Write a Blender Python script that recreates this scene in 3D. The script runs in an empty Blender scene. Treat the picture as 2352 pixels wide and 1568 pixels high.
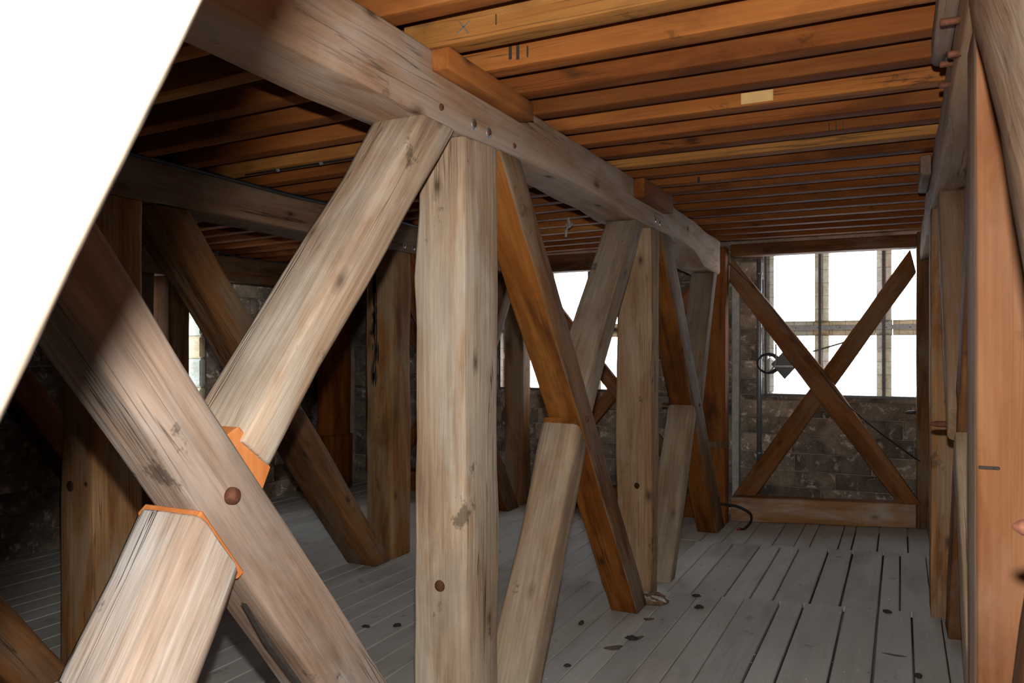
import bpy, bmesh, math, random
from mathutils import Vector, Matrix, noise

random.seed(7)
SC = bpy.context.scene
COL = SC.collection

# ------------------------------------------------------------------ camera
TH = math.atan(894 / 1801)
cam_d = bpy.data.cameras.new('camera')
cam_d.sensor_width = 23.5
cam_d.lens = 1801 / 2352 * 23.5
cam_d.shift_y = 16 / 2352
cam_d.clip_start = 0.02
cam_d.dof.use_dof = True
cam_d.dof.focus_distance = 3.6
cam_d.dof.aperture_fstop = 5.0
cam = bpy.data.objects.new('camera', cam_d)
cam.location = (0, 0, 1.6)
cam.rotation_euler = (math.pi / 2, 0, TH)
COL.objects.link(cam)
SC.camera = cam

# ------------------------------------------------------------------ sky, flash, exposure
SC.view_settings.view_transform = 'Standard'
SC.view_settings.look = 'None'
SC.view_settings.gamma = 1.0
SC.view_settings.exposure = 0.0
SC.view_settings.use_curve_mapping = False
W = bpy.data.worlds.new('overcast_sky')
SC.world = W
W.use_nodes = True
bg = W.node_tree.nodes['Background']
bg.inputs[0].default_value = (0.86, 0.93, 1.0, 1)
bg.inputs[1].default_value = 9.0
fl = bpy.data.lights.new('camera_flash', 'SPOT')
fl.energy = 300
fl.spot_size = math.radians(112)
fl.spot_blend = 0.35
fl.color = (1.0, 0.955, 0.89)
fl.shadow_soft_size = 0.016
flo = bpy.data.objects.new('camera_flash', fl)
flo.location = (0, 0.01, 1.735)
flo.rotation_euler = (math.pi / 2, 0, TH)
COL.objects.link(flo)


# ------------------------------------------------------------------ materials
def nodes_of(m):
    m.use_nodes = True
    nt = m.node_tree
    for n in list(nt.nodes):
        nt.nodes.remove(n)
    out = nt.nodes.new('ShaderNodeOutputMaterial')
    b = nt.nodes.new('ShaderNodeBsdfPrincipled')
    nt.links.new(b.outputs[0], out.inputs[0])
    return nt, b


def mixc(nt, fac, a, b, mode='MIX'):
    n = nt.nodes.new('ShaderNodeMix')
    n.data_type = 'RGBA'
    n.blend_type = mode
    for sock, v in ((n.inputs[0], fac), (n.inputs[6], a), (n.inputs[7], b)):
        if isinstance(v, bpy.types.NodeSocket):
            nt.links.new(v, sock)
        elif isinstance(v, (int, float)):
            sock.default_value = v
        else:
            sock.default_value = (*v, 1)
    return n.outputs[2]


def ramp(nt, fac, stops):
    n = nt.nodes.new('ShaderNodeValToRGB')
    e = n.color_ramp.elements
    while len(e) < len(stops):
        e.new(0.5)
    for i, (p, c) in enumerate(stops):
        e[i].position = p
        if isinstance(c, (int, float)):
            c = (c, c, c)
        e[i].color = (*c, 1)
    nt.links.new(fac, n.inputs[0])
    return n.outputs[0]


def coords(nt, scale, world=False):
    """object coordinates (local z runs along the timber) shifted per object"""
    tc = nt.nodes.new('ShaderNodeTexCoord')
    oi = nt.nodes.new('ShaderNodeObjectInfo')
    mu = nt.nodes.new('ShaderNodeMath')
    mu.operation = 'MULTIPLY'
    mu.inputs[1].default_value = 37.0
    nt.links.new(oi.outputs['Random'], mu.inputs[0])
    ad = nt.nodes.new('ShaderNodeVectorMath')
    ad.operation = 'ADD'
    nt.links.new(tc.outputs['Object'], ad.inputs[0])
    if not world:
        nt.links.new(mu.outputs[0], ad.inputs[1])
    mp = nt.nodes.new('ShaderNodeMapping')
    mp.inputs['Scale'].default_value = scale
    nt.links.new(ad.outputs[0], mp.inputs[0])
    return mp.outputs[0]


def tex(nt, vec, scale, detail=4, rough=0.55, dist=0.0):
    n = nt.nodes.new('ShaderNodeTexNoise')
    n.inputs['Scale'].default_value = scale
    n.inputs['Detail'].default_value = detail
    n.inputs['Roughness'].default_value = rough
    n.inputs['Distortion'].default_value = dist
    nt.links.new(vec, n.inputs['Vector'])
    return n.outputs[0]


def wood(name, lo, mid, hi, stain, stain_amt=0.5, crack_amt=0.7, fibre=0.35, bump=0.25, rough=0.75, knots=True, spots=0.0, weather=None):
    m = bpy.data.materials.new(name)
    nt, b = nodes_of(m)
    v1 = coords(nt, (9, 9, 1.1))
    g = tex(nt, v1, 1.0, 5, 0.6, 0.6)
    col = ramp(nt, g, [(0.30, lo), (0.5, mid), (0.70, hi)])
    v2 = coords(nt, (70, 70, 2.2))
    f = tex(nt, v2, 1.0, 4, 0.65)
    fr = ramp(nt, f, [(0.3, 1 - fibre), (0.6, 1.0)])
    col = mixc(nt, 1.0, col, fr, 'MULTIPLY')
    if weather:
        vw = coords(nt, (5, 5, 1.6))
        w = ramp(nt, tex(nt, vw, 1.0, 5, 0.6, 0.4), [(0.45, 0.0), (0.62, 1.0)])
        col = mixc(nt, w, col, mixc(nt, 1.0, fr, weather, 'MULTIPLY'))
    v3 = coords(nt, (3.2, 3.2, 1.3))
    s = tex(nt, v3, 1.0, 5, 0.62, 0.3)
    sm = ramp(nt, s, [(0.52, 0.0), (0.70, stain_amt)])
    col = mixc(nt, sm, col, stain)
    if spots:
        vs = coords(nt, (6, 6, 5))
        sp = ramp(nt, tex(nt, vs, 1.0, 6, 0.7), [(0.63, 0.0), (0.68, spots)])
        col = mixc(nt, sp, col, (0.025, 0.018, 0.012))
    v4 = coords(nt, (22, 22, 0.55))
    c = tex(nt, v4, 1.0, 3, 0.5, 0.15)
    cm = ramp(nt, c, [(0.485, 0.0), (0.497, crack_amt), (0.503, crack_amt), (0.515, 0.0)])
    vm = coords(nt, (2.3, 2.3, 0.8))
    cmm = ramp(nt, tex(nt, vm, 1.0, 2), [(0.50, 0.0), (0.62, 1.0)])
    ck = mixc(nt, 1.0, cm, cmm, 'MULTIPLY')
    col = mixc(nt, ck, col, (0.03, 0.02, 0.013))
    h = mixc(nt, 0.5, f, g)
    h = mixc(nt, ck, h, (0, 0, 0))
    if knots:
        vo = nt.nodes.new('ShaderNodeTexVoronoi')
        vo.inputs['Scale'].default_value = 1.0
        nt.links.new(coords(nt, (5.5, 5.5, 2.6)), vo.inputs['Vector'])
        km = ramp(nt, vo.outputs['Distance'], [(0.035, 0.85), (0.09, 0.35), (0.16, 0.0)])
        col = mixc(nt, km, col, (0.05, 0.032, 0.02))
    oi = nt.nodes.new('ShaderNodeObjectInfo')
    col = mixc(nt, 1.0, col, oi.outputs['Color'], 'MULTIPLY')
    nt.links.new(col, b.inputs['Base Color'])
    b.inputs['Roughness'].default_value = rough
    b.inputs['Specular IOR Level'].default_value = 0.12
    bp = nt.nodes.new('ShaderNodeBump')
    bp.inputs['Strength'].default_value = bump
    bp.inputs['Distance'].default_value = 0.012
    nt.links.new(h, bp.inputs['Height'])
    nt.links.new(bp.outputs[0], b.inputs['Normal'])
    return m


def plain(name, col, rough=0.6, metal=0.0, var=0.25, scale=30):
    m = bpy.data.materials.new(name)
    nt, b = nodes_of(m)
    n = tex(nt, coords(nt, (1, 1, 1)), scale, 4, 0.6)
    c = ramp(nt, n, [(0.3, tuple(x * (1 - var) for x in col)), (0.7, tuple(min(1, x * (1 + var)) for x in col))])
    nt.links.new(c, b.inputs['Base Color'])
    b.inputs['Roughness'].default_value = rough
    b.inputs['Metallic'].default_value = metal
    bp = nt.nodes.new('ShaderNodeBump')
    bp.inputs['Strength'].default_value = 0.2
    bp.inputs['Distance'].default_value = 0.004
    nt.links.new(n, bp.inputs['Height'])
    nt.links.new(bp.outputs[0], b.inputs['Normal'])
    return m


M_OLD = wood('weathered_oak', (0.27, 0.185, 0.13), (0.39, 0.30, 0.235), (0.51, 0.43, 0.365), (0.20, 0.17, 0.15), 0.65, 0.8, 0.28, 0.5, 0.88, True, 0.6, (0.45, 0.41, 0.375))
M_BEAM = wood('weathered_oak_beam', (0.25, 0.155, 0.10), (0.35, 0.235, 0.16), (0.44, 0.325, 0.24), (0.16, 0.115, 0.09), 0.4, 0.75, 0.2, 0.35, 0.85, True, 0.35, (0.37, 0.30, 0.25))
M_BROWN = wood('brown_oak', (0.11, 0.055, 0.022), (0.24, 0.12, 0.05), (0.36, 0.21, 0.10), (0.09, 0.06, 0.04), 0.5, 0.8, 0.3, 0.3, 0.8, True, 0.45, (0.27, 0.20, 0.14))
M_ORANGE = wood('orange_oak', (0.13, 0.038, 0.006), (0.27, 0.095, 0.018), (0.36, 0.15, 0.035), (0.05, 0.018, 0.008), 0.8, 0.7, 0.22, 0.2, 0.65, True, 0.35)
M_TAN = wood('tan_sawn_oak', (0.17, 0.06, 0.02), (0.235, 0.098, 0.040), (0.29, 0.135, 0.062), (0.11, 0.04, 0.016), 0.6, 0.5, 0.15, 0.12, 0.75, True, 0.2, (0.26, 0.13, 0.07))
M_SILL = wood('pale_scuffed_oak', (0.30, 0.14, 0.055), (0.38, 0.20, 0.09), (0.44, 0.26, 0.13), (0.17, 0.085, 0.04), 0.4, 0.6, 0.15, 0.15, 0.75, True, 0.3, (0.50, 0.40, 0.32))
M_JOIST = wood('sawn_oak_joist', (0.28, 0.088, 0.02), (0.36, 0.128, 0.033), (0.44, 0.178, 0.052), (0.10, 0.034, 0.012), 0.7, 0.65, 0.2, 0.12, 0.85, True, 0.45)
M_FRESH = wood('freshly_cut_oak', (0.47, 0.145, 0.036), (0.56, 0.185, 0.05), (0.62, 0.24, 0.08), (0.45, 0.15, 0.04), 0.3, 0.2, 0.15, 0.1, 0.7, False)
M_FLOOR = wood('dusty_floorboard', (0.43, 0.41, 0.375), (0.49, 0.47, 0.435), (0.54, 0.52, 0.485), (0.31, 0.29, 0.26), 0.55, 0.2, 0.07, 0.08, 0.88, False, 0.35, (0.50, 0.485, 0.465))
M_RUST = plain('rusty_iron', (0.13, 0.045, 0.022), 0.8, 0.3, 0.4, 60)
M_ZINC = plain('dull_zinc', (0.34, 0.36, 0.38), 0.5, 0.7, 0.2, 60)
M_DARKMETAL = plain('dark_grey_metal', (0.09, 0.09, 0.095), 0.5, 0.5, 0.2, 40)
M_BLACK = plain('black_rubber', (0.012, 0.012, 0.014), 0.6, 0, 0.2, 40)
M_RED = plain('red_plastic', (0.35, 0.03, 0.03), 0.5, 0, 0.2, 40)
M_ROPE = plain('grey_hemp_cord', (0.40, 0.36, 0.31), 0.9, 0, 0.3, 80)
M_GREYBOARD = plain('grey_painted_batten', (0.46, 0.45, 0.44), 0.7, 0, 0.2, 15)
M_DUNG = plain('dark_dropping', (0.035, 0.028, 0.022), 0.9, 0, 0.4, 90)
M_FEATHER = plain('grey_white_feather', (0.50, 0.46, 0.42), 0.9, 0, 0.5, 45)
M_FEATHERB = plain('brown_feather', (0.17, 0.10, 0.06), 0.9, 0, 0.5, 45)
M_PATCH = plain('pale_oak_patch', (0.70, 0.42, 0.17), 0.7, 0, 0.1, 25)


def stone_material(name, base, light, dark, lime):
    m = bpy.data.materials.new(name)
    nt, b = nodes_of(m)
    v = coords(nt, (1, 1, 1))
    a = tex(nt, v, 5, 6, 0.6)
    col = ramp(nt, a, [(0.35, dark), (0.52, base), (0.72, light)])
    fine = tex(nt, v, 60, 4, 0.6)
    fr = ramp(nt, fine, [(0.3, 0.75), (0.65, 1.1)])
    col = mixc(nt, 1.0, col, fr, 'MULTIPLY')
    l1 = ramp(nt, tex(nt, v, 11, 8, 0.75, 0.5), [(0.55, 0.0), (0.61, lime)])
    col = mixc(nt, l1, col, (0.55, 0.47, 0.42))
    oi = nt.nodes.new('ShaderNodeObjectInfo')
    col = mixc(nt, 1.0, col, oi.outputs['Color'], 'MULTIPLY')
    nt.links.new(col, b.inputs['Base Color'])
    b.inputs['Roughness'].default_value = 0.92
    bp = nt.nodes.new('ShaderNodeBump')
    bp.inputs['Strength'].default_value = 0.5
    bp.inputs['Distance'].default_value = 0.01
    nt.links.new(mixc(nt, 0.4, a, fine), bp.inputs['Height'])
    nt.links.new(bp.outputs[0], b.inputs['Normal'])
    return m


M_STONE = stone_material('sooty_limestone', (0.21, 0.168, 0.128), (0.33, 0.27, 0.21), (0.095, 0.08, 0.066), 0.9)
M_MORTAR = stone_material('lime_mortar', (0.36, 0.285, 0.235), (0.45, 0.37, 0.31), (0.22, 0.18, 0.15), 0.3)
M_TRACERY = stone_material('pale_tracery_stone', (0.62, 0.58, 0.50), (0.74, 0.72, 0.66), (0.46, 0.40, 0.30), 0.2)


# ------------------------------------------------------------------ object helpers
def put(o, label=None, cat=None, group=None, kind=None):
    if label:
        o['label'] = label
    if cat:
        o['category'] = cat
    if group:
        o['group'] = group
    if kind:
        o['kind'] = kind
    return o


MATS = {}


def link(name, me, mats, matrix=None, parent=None, tint=None):
    o = bpy.data.objects.new(name, me)
    for m in (mats if isinstance(mats, (list, tuple)) else [mats]):
        if len(me.materials) < 8 and m.name not in [x.name for x in me.materials]:
            me.materials.append(m)
    COL.objects.link(o)
    mw = matrix or Matrix.Identity(4)
    MATS[o.name] = mw
    if parent is not None:
        o.parent = parent
        o.matrix_parent_inverse = MATS[parent.name].inverted()
    o.matrix_basis = mw
    o.color = (*(tint or (1, 1, 1)), 1)
    return o


def empty(name, loc):
    o = bpy.data.objects.new(name, None)
    COL.objects.link(o)
    m = Matrix.Translation(loc)
    o.matrix_basis = m
    o.empty_display_size = 0.1
    MATS[o.name] = m
    return o


def frame_of(p0, p1, side):
    z = (p1 - p0).normalized()
    x = side - z * side.dot(z)
    if x.length < 1e-4:
        x = Vector((1, 0, 0)) - z * z.x
    x.normalize()
    y = z.cross(x)
    m = Matrix((x, y, z)).transposed().to_4x4()
    m.translation = p0
    return m


def timber(name, secs, mat, r=0.012, amp=0.005, step=0.14, parent=None, tint=None, face_mats=None, seed=None, wane=0.8, faceted=False):
    """Loft a squared timber through stations of four corners; arrises are waney, faces uneven.
    face_mats: {side index: material}; side i lies between corner i and corner i+1."""
    secs = [[Vector(c) for c in s] for s in secs]
    cen = [sum(s, Vector()) / 4 for s in secs]
    mw = frame_of(cen[0], cen[-1], secs[0][1] - secs[0][0])
    inv = mw.inverted()
    d = [0.0]
    for a, b in zip(cen, cen[1:]):
        d.append(d[-1] + (b - a).length)
    L = d[-1]
    n = max(2, int(L / step)) if amp > 0 or len(secs) > 2 else 1
    sd = seed if seed is not None else random.uniform(0, 500)
    ts = sorted(set([round(L * i / n, 5) for i in range(n + 1)] + [round(x, 5) for x in d]))
    if amp > 0 and n > 2:
        ts = sorted(set(ts + [round(0.006, 5), round(L - 0.006, 5)]))
    verts, faces, fm = [], [], []
    per = None
    for t in ts:
        k = 0
        while k < len(d) - 2 and t > d[k + 1]:
            k += 1
        u = 0 if d[k + 1] == d[k] else (t - d[k]) / (d[k + 1] - d[k])
        P = [secs[k][i].lerp(secs[k + 1][i], u) for i in range(4)]
        c = sum(P, Vector()) / 4
        ring, side_id = [], []
        endk = 0.75 if (amp > 0 and (t < 1e-6 or t > L - 1e-4)) else 0.0
        for i in range(4):
            p, q, s = P[i], P[(i + 1) % 4], P[i - 1]
            nz = noise.noise(Vector((sd + i * 7.3, t * 1.7, 3.1)))
            rr = max(0.002, r * (1 + wane * 1.6 * nz)) if amp > 0 else r
            rr = min(rr, 0.45 * (q - p).length, 0.45 * (s - p).length)
            a = p + (s - p).normalized() * rr
            e = p + (q - p).normalized() * rr
            mid = (a + e) / 2 * 0.62 + p * 0.38 if not faceted else (a + e) / 2
            ring += [a, mid, e]
            if amp > 0:
                ring += [e.lerp(q, 0.33), e.lerp(q, 0.66)]
        cnt = len(ring)
        if per is None:
            per = cnt
        for j, v in enumerate(ring):
            if amp > 0:
                out = (v - c)
                ln = out.length
                out.normalize()
                nn = noise.noise(Vector((v.x * 3 + sd, v.y * 3, v.z * 3))) + 0.5 * noise.noise(Vector((v.x * 9 + sd, v.y * 9, v.z * 9)))
                v = v + out * (nn * amp - endk * 0.006)
            verts.append(inv @ v)
    side_of = []
    q = per // 4
    for j in range(per):
        side_of.append(j // q)
    nr = len(ts)
    for a in range(nr - 1):
        for j in range(per):
            j2 = (j + 1) % per
            faces.append((a * per + j, a * per + j2, (a + 1) * per + j2, (a + 1) * per + j))
            # face j spans ring[j]->ring[j+1]; index 0,1 in a side block belong to the arris
            blk, w = divmod(j, q)
            fm.append(blk if w >= 1 else -1)
    faces.append(tuple(range(per - 1, -1, -1)))
    fm.append('end')
    faces.append(tuple((nr - 1) * per + j for j in range(per)))
    fm.append('end')
    me = bpy.data.meshes.new(name)
    me.from_pydata([tuple(v) for v in verts], [], faces)
    mats = [mat]
    if face_mats:
        for kk, mm in face_mats.items():
            if mm not in mats:
                mats.append(mm)
    for p, tag in zip(me.polygons, fm):
        p.use_smooth = (amp > 0 and tag != 'end' and not faceted)
        if face_mats and tag in face_mats:
            p.material_index = mats.index(face_mats[tag])
    bm = bmesh.new()
    bm.from_mesh(me)
    bmesh.ops.recalc_face_normals(bm, faces=bm.faces)
    bm.to_mesh(me)
    bm.free()
    for m in mats:
        me.materials.append(m)
    o = bpy.data.objects.new(name, me)
    COL.objects.link(o)
    MATS[o.name] = mw
    if parent is not None:
        o.parent = parent
        o.matrix_parent_inverse = MATS[parent.name].inverted()
    o.matrix_basis = mw
    o.color = (*(tint or (1, 1, 1)), 1)
    return o


def boxsecs(x0, x1, y0, y1, z0, z1, axis='z'):
    if axis == 'z':
        return [[(x1, y0, z), (x1, y1, z), (x0, y1, z), (x0, y0, z)] for z in (z0, z1)]
    if axis == 'y':
        return [[(x1, y, z0), (x1, y, z1), (x0, y, z1), (x0, y, z0)] for y in (y0, y1)]
    return [[(x, y0, z0), (x, y1, z0), (x, y1, z1), (x, y0, z1)] for x in (x0, x1)]


def row(x0, x1, m0, r0, m1, r1, x0b=None, x1b=None):
    """Timber in a row plane: corners +X/M, +X/R, -X/R, -X/M; sides 0=+X face, 1=R face, 2=-X face, 3=M face."""
    a, b = (x0 if x0b is None else x0b), (x1 if x1b is None else x1b)
    return [[(x1, *m0), (x1, *r0), (x0, *r0), (x0, *m0)], [(b, *m1), (b, *r1), (a, *r1), (a, *m1)]]


def lathe(name, prof, mat, p, axis, parent=None, seg=14, smooth=True, tint=None):
    """prof: list of (radius, height) from p along axis"""
    z = Vector(axis).normalized()
    x = z.orthogonal().normalized()
    y = z.cross(x)
    vs, fs = [], []
    for r, h in prof:
        for i in range(seg):
            a = 2 * math.pi * i / seg
            vs.append(z * h + (x * math.cos(a) + y * math.sin(a)) * r)
    for k in range(len(prof) - 1):
        for i in range(seg):
            j = (i + 1) % seg
            fs.append((k * seg + i, k * seg + j, (k + 1) * seg + j, (k + 1) * seg + i))
    fs.append(tuple(range(seg - 1, -1, -1)))
    fs.append(tuple((len(prof) - 1) * seg + i for i in range(seg)))
    me = bpy.data.meshes.new(name)
    me.from_pydata(vs, [], fs)
    for q in me.polygons:
        q.use_smooth = smooth and len(q.vertices) == 4
    return link(name, me, mat, Matrix.Translation(Vector(p)), parent, tint)


def tube(name, pts, rad, mat, parent=None, seg=8, sub=6):
    P = [Vector(p) for p in pts]
    path = []
    for i in range(len(P) - 1):
        a, b, c, d = P[max(0, i - 1)], P[i], P[i + 1], P[min(len(P) - 1, i + 2)]
        for s in range(sub):
            t = s / sub
            path.append(0.5 * ((2 * b) + (c - a) * t + (2 * a - 5 * b + 4 * c - d) * t * t + (3 * b - a - 3 * c + d) * t ** 3))
    path.append(P[-1])
    vs, fs = [], []
    up = Vector((0.3, 0.2, 1)).normalized()
    for i, p in enumerate(path):
        tg = (path[min(i + 1, len(path) - 1)] - path[max(i - 1, 0)])
        tg = tg.normalized() if tg.length > 1e-9 else Vector((0, 0, 1))
        x = up - tg * up.dot(tg)
        if x.length < 0.05:
            x = tg.orthogonal()
        x.normalize()
        y = tg.cross(x)
        for k in range(seg):
            a = 2 * math.pi * k / seg
            vs.append(p + (x * math.cos(a) + y * math.sin(a)) * rad)
    for i in range(len(path) - 1):
        for k in range(seg):
            j = (k + 1) % seg
            fs.append((i * seg + k, i * seg + j, (i + 1) * seg + j, (i + 1) * seg + k))
    fs.append(tuple(range(seg - 1, -1, -1)))
    fs.append(tuple((len(path) - 1) * seg + k for k in range(seg)))
    me = bpy.data.meshes.new(name)
    me.from_pydata(vs, [], fs)
    for q in me.polygons:
        q.use_smooth = len(q.vertices) == 4
    return link(name, me, mat, None, parent)


def prism(name, poly, x0, x1, mat, parent=None, axis='x', bevel=0.0):
    """extrude a polygon of (y,z) between two x (or of (x,z) between two y)"""
    vs = []
    for w in (x0, x1):
        for a, b in poly:
            vs.append((w, a, b) if axis == 'x' else (a, w, b))
    n = len(poly)
    fs = [tuple(range(n - 1, -1, -1)), tuple(range(n, 2 * n))] + [(i, (i + 1) % n, n + (i + 1) % n, n + i) for i in range(n)]
    me = bpy.data.meshes.new(name)
    bm = bmesh.new()
    bv = [bm.verts.new(v) for v in vs]
    for f in fs:
        bm.faces.new([bv[i] for i in f])
    bmesh.ops.recalc_face_normals(bm, faces=bm.faces)
    if bevel:
        bmesh.ops.bevel(bm, geom=list(bm.edges), offset=bevel, segments=1, affect='EDGES')
    bm.to_mesh(me)
    bm.free()
    return link(name, me, mat, None, parent)


def block_mesh(name, x0, x1, y0, y1, z0, z1, ch=0.006, jit=0.0):
    bm = bmesh.new()
    bmesh.ops.create_cube(bm, size=1)
    for v in bm.verts:
        v.co = Vector(((x0 + x1) / 2 + v.co.x * (x1 - x0), (y0 + y1) / 2 + v.co.y * (y1 - y0), (z0 + z1) / 2 + v.co.z * (z1 - z0)))
        v.co += Vector([random.uniform(-jit, jit) for _ in range(3)])
    if ch:
        bmesh.ops.bevel(bm, geom=list(bm.edges), offset=ch, segments=1, affect='EDGES')
    me = bpy.data.meshes.new(name)
    bm.to_mesh(me)
    bm.free()
    return me


def block(name, x0, x1, y0, y1, z0, z1, mat, parent=None, ch=0.006, jit=0.0, tint=None):
    me = block_mesh(name, x0, x1, y0, y1, z0, z1, ch, jit)
    c = Vector(((x0 + x1) / 2, (y0 + y1) / 2, z0))
    for v in me.vertices:
        v.co -= c
    return link(name, me, mat, Matrix.Translation(c), parent, tint)


ORD = ['nearest', 'second', 'third', 'fourth', 'fifth', 'sixth', 'seventh', 'eighth', 'ninth', 'tenth', 'eleventh', 'twelfth', 'thirteenth', 'fourteenth', 'fifteenth', 'sixteenth', 'seventeenth', 'eighteenth', 'nineteenth', 'twentieth', 'twenty-first', 'twenty-second', 'twenty-third']


def fz(x):
    """floor level: the boarding rises gently to the right"""
    return 0.055 * max(0.0, x + 1.42)


# ------------------------------------------------------------------ floor
me = block_mesh('floor', -6.1, 2.4, -0.9, 7.8, -0.30, -0.06, 0)
floor = put(link('floor', me, M_DARKMETAL), kind='structure')


def board(xa, xb, ya, yb, gap):
    g = gap / 2
    za, zb = fz(xa + g), fz(xb - g)
    dz = random.uniform(-0.002, 0.002)
    za += dz
    zb += dz
    T = 0.03
    s = [[(xb - g, y, zb - T), (xb - g, y, zb), (xa + g, y, za), (xa + g, y, za - T)] for y in (ya + 0.0015, yb - 0.0015)]
    t = random.uniform(0.9, 1.06)
    timber('floor_plank', s, M_FLOOR, r=0.004, amp=0.0, parent=floor, tint=(t, t, t * random.uniform(0.98, 1.03)), faceted=True)


near_g = [-3.4, -3.22, -3.06, -2.9, -2.74, -2.55, -2.4, -2.24, -2.08, -1.92, -1.76, -1.615, -1.48, -1.345, -1.17, -1.025, -0.884, -0.668, -0.53, -0.305, -0.121, 0.053, 0.2, 0.36, 0.52]
mid_g = [-3.35, -3.2, -3.02, -2.83, -2.66, -2.5, -2.31, -2.16, -2.0, -1.84, -1.7, -1.53, -1.38, -1.225, -1.014, -0.855, -0.716, -0.501, -0.329, -0.12, -0.007, 0.16, 0.33, 0.5]
far_g = [-3.4, -3.2, -3.04, -2.85, -2.7, -2.52, -2.35, -2.18, -2.03, -1.86, -1.7, -1.5, -1.33, -1.145, -0.928, -0.763, -0.648, -0.441, -0.345, -0.164, 0.046, 0.2, 0.37, 0.52]
WIDE = {-0.668: 0.0137, -0.53: 0.0115, -0.305: 0.0126, -0.121: 0.0126, 0.053: 0.0093, -1.225: 0.0104, -1.014: 0.0115, -0.855: 0.0115, -0.716: 0.0115, -0.501: 0.0137, -0.329: 0.0137, -0.12: 0.0115, -0.007: 0.0093, -0.928: 0.0099, -0.164: 0.0104, 0.046: 0.0099, -0.441: 0.0093, -0.345: 0.0104}


def section(gs, ya, yb):
    left = gs[0]
    xs = [x for x in gs]
    while xs[0] > -6.0:
        xs.insert(0, xs[0] - random.uniform(0.15, 0.2))
    while xs[-1] < 1.0:
        xs.append(xs[-1] + 0.17)
    for a, b in zip(xs, xs[1:]):
        ga, gb = WIDE.get(a, 0.006), WIDE.get(b, 0.006)
        # asymmetric gaps: shift so each side takes half of its own joint
        board(a + ga / 2 - 0.003, b - gb / 2 + 0.003, ya, yb, 0.006)


section(near_g, 2.55, 5.07)
section(mid_g, 5.07, 6.53)
section(far_g, 6.53, 7.74)
section([x + 0.07 for x in near_g], 0.05, 2.55)

# ------------------------------------------------------------------ far wall, left wall
HEAD = 2.54


def wall_stones(parent, u0, u1, z1, openings, make):
    z = 0.0
    r = 0
    while z < z1 - 0.02:
        h = random.choice([0.15, 0.155, 0.165, 0.17])
        for (a, b, c, d) in openings:
            for lim in (c, d):
                if z < lim < z + h + 0.05:
                    h = lim - z
        h = min(h, z1 - z)
        spans = [(u0, u1)]
        for (a, b, c, d) in openings:
            if z + h / 2 > c and z + h / 2 < d:
                ns = []
                for s, e in spans:
                    if b <= s or a >= e:
                        ns.append((s, e))
                    else:
                        if a > s:
                            ns.append((s, a))
                        if b < e:
                            ns.append((b, e))
                spans = ns
        for s, e in spans:
            u = s
            while u < e - 1e-4:
                w = random.uniform(0.28, 0.75)
                if e - (u + w) < 0.2:
                    w = e - u
                make(u, u + w, z, z + h)
                u += w
        z += h
        r += 1


WIN = [(-1.17, 0.47, 1.163, HEAD), (-4.0, -2.4, 1.163, HEAD)]
# backing of the far wall as slabs around the two openings
YF = 7.75


def slabs(name, rects, fn, mat):
    bm = bmesh.new()
    for r_ in rects:
        (x0, x1, y0, y1, z0, z1) = fn(*r_)
        m2 = block_mesh('t', x0, x1, y0, y1, z0, z1, 0)
        bm.from_mesh(m2)
        bpy.data.meshes.remove(m2)
    me = bpy.data.meshes.new(name)
    bm.to_mesh(me)
    bm.free()
    return put(link(name, me, mat), kind='structure')


TOPZ = 2.85
wf = slabs('wall_far', [(-6.4, 2.4, -0.3, 1.163), (-6.4, 2.4, HEAD, TOPZ), (-6.4, -4.0, 1.163, HEAD), (-2.4, -1.17, 1.163, HEAD), (0.47, 2.4, 1.163, HEAD)], lambda a, b, c, d: (a, b, YF, YF + 0.42, c, d), M_MORTAR)


def far_stone(a, b, c, d):
    g = 0.004
    p = random.uniform(0.004, 0.02)
    t = random.uniform(0.65, 1.25)
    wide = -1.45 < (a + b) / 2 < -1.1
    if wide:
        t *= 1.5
    block('stone', a + g, b - g, YF - p, YF + 0.1, c + g, d - g, M_STONE, wf, 0.006, 0.003, (t, t, t))


wall_stones(wf, -6.0, 0.9, 2.6, WIN, far_stone)
XL = -6.05
LW = [(4.4, 5.5, 1.0, 2.12)]
wl = slabs('wall_left', [(-0.9, 7.8, -0.3, 1.0), (-0.9, 7.8, 2.12, TOPZ), (-0.9, 4.4, 1.0, 2.12), (5.5, 7.8, 1.0, 2.12)], lambda a, b, c, d: (XL - 0.42, XL, a, b, c, d), M_MORTAR)


def left_stone(a, b, c, d):
    g = 0.004
    p = random.uniform(0.004, 0.02)
    t = random.uniform(0.7, 1.2) * (2.0 if 5.4 < a < 6.3 else 1)  # paler wall beside the window, with its daylight painted into the tint
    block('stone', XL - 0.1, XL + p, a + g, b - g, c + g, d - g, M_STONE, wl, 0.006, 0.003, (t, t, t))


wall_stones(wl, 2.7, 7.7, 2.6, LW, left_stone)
slabs('wall_right', [(-0.9, 8.1, -0.3, TOPZ)], lambda a, b, c, d: (2.4, 2.7, a, b, c, d), M_MORTAR)
slabs('wall_back', [(-6.4, 2.4, -0.3, TOPZ)], lambda a, b, c, d: (a, b, -1.2, -0.9, c, d), M_MORTAR)

# ------------------------------------------------------------------ ceiling boards
me = block_mesh('ceiling', -6.4, 2.7, -1.2, 8.2, 2.83, 2.90, 0)
ceil = put(link('ceiling', me, M_BROWN), kind='structure')
x = -6.0
while x < 1.2:
    w = random.uniform(0.17, 0.22)
    t = random.uniform(0.75, 1.05)
    timber('ceiling_board', boxsecs(x + 0.002, x + w - 0.002, -0.8, 7.7, 2.805, 2.83, 'y'), M_JOIST, r=0.002, amp=0, parent=ceil, tint=(t * 0.7, t * 0.6, t * 0.55), faceted=True)
    x += w


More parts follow.
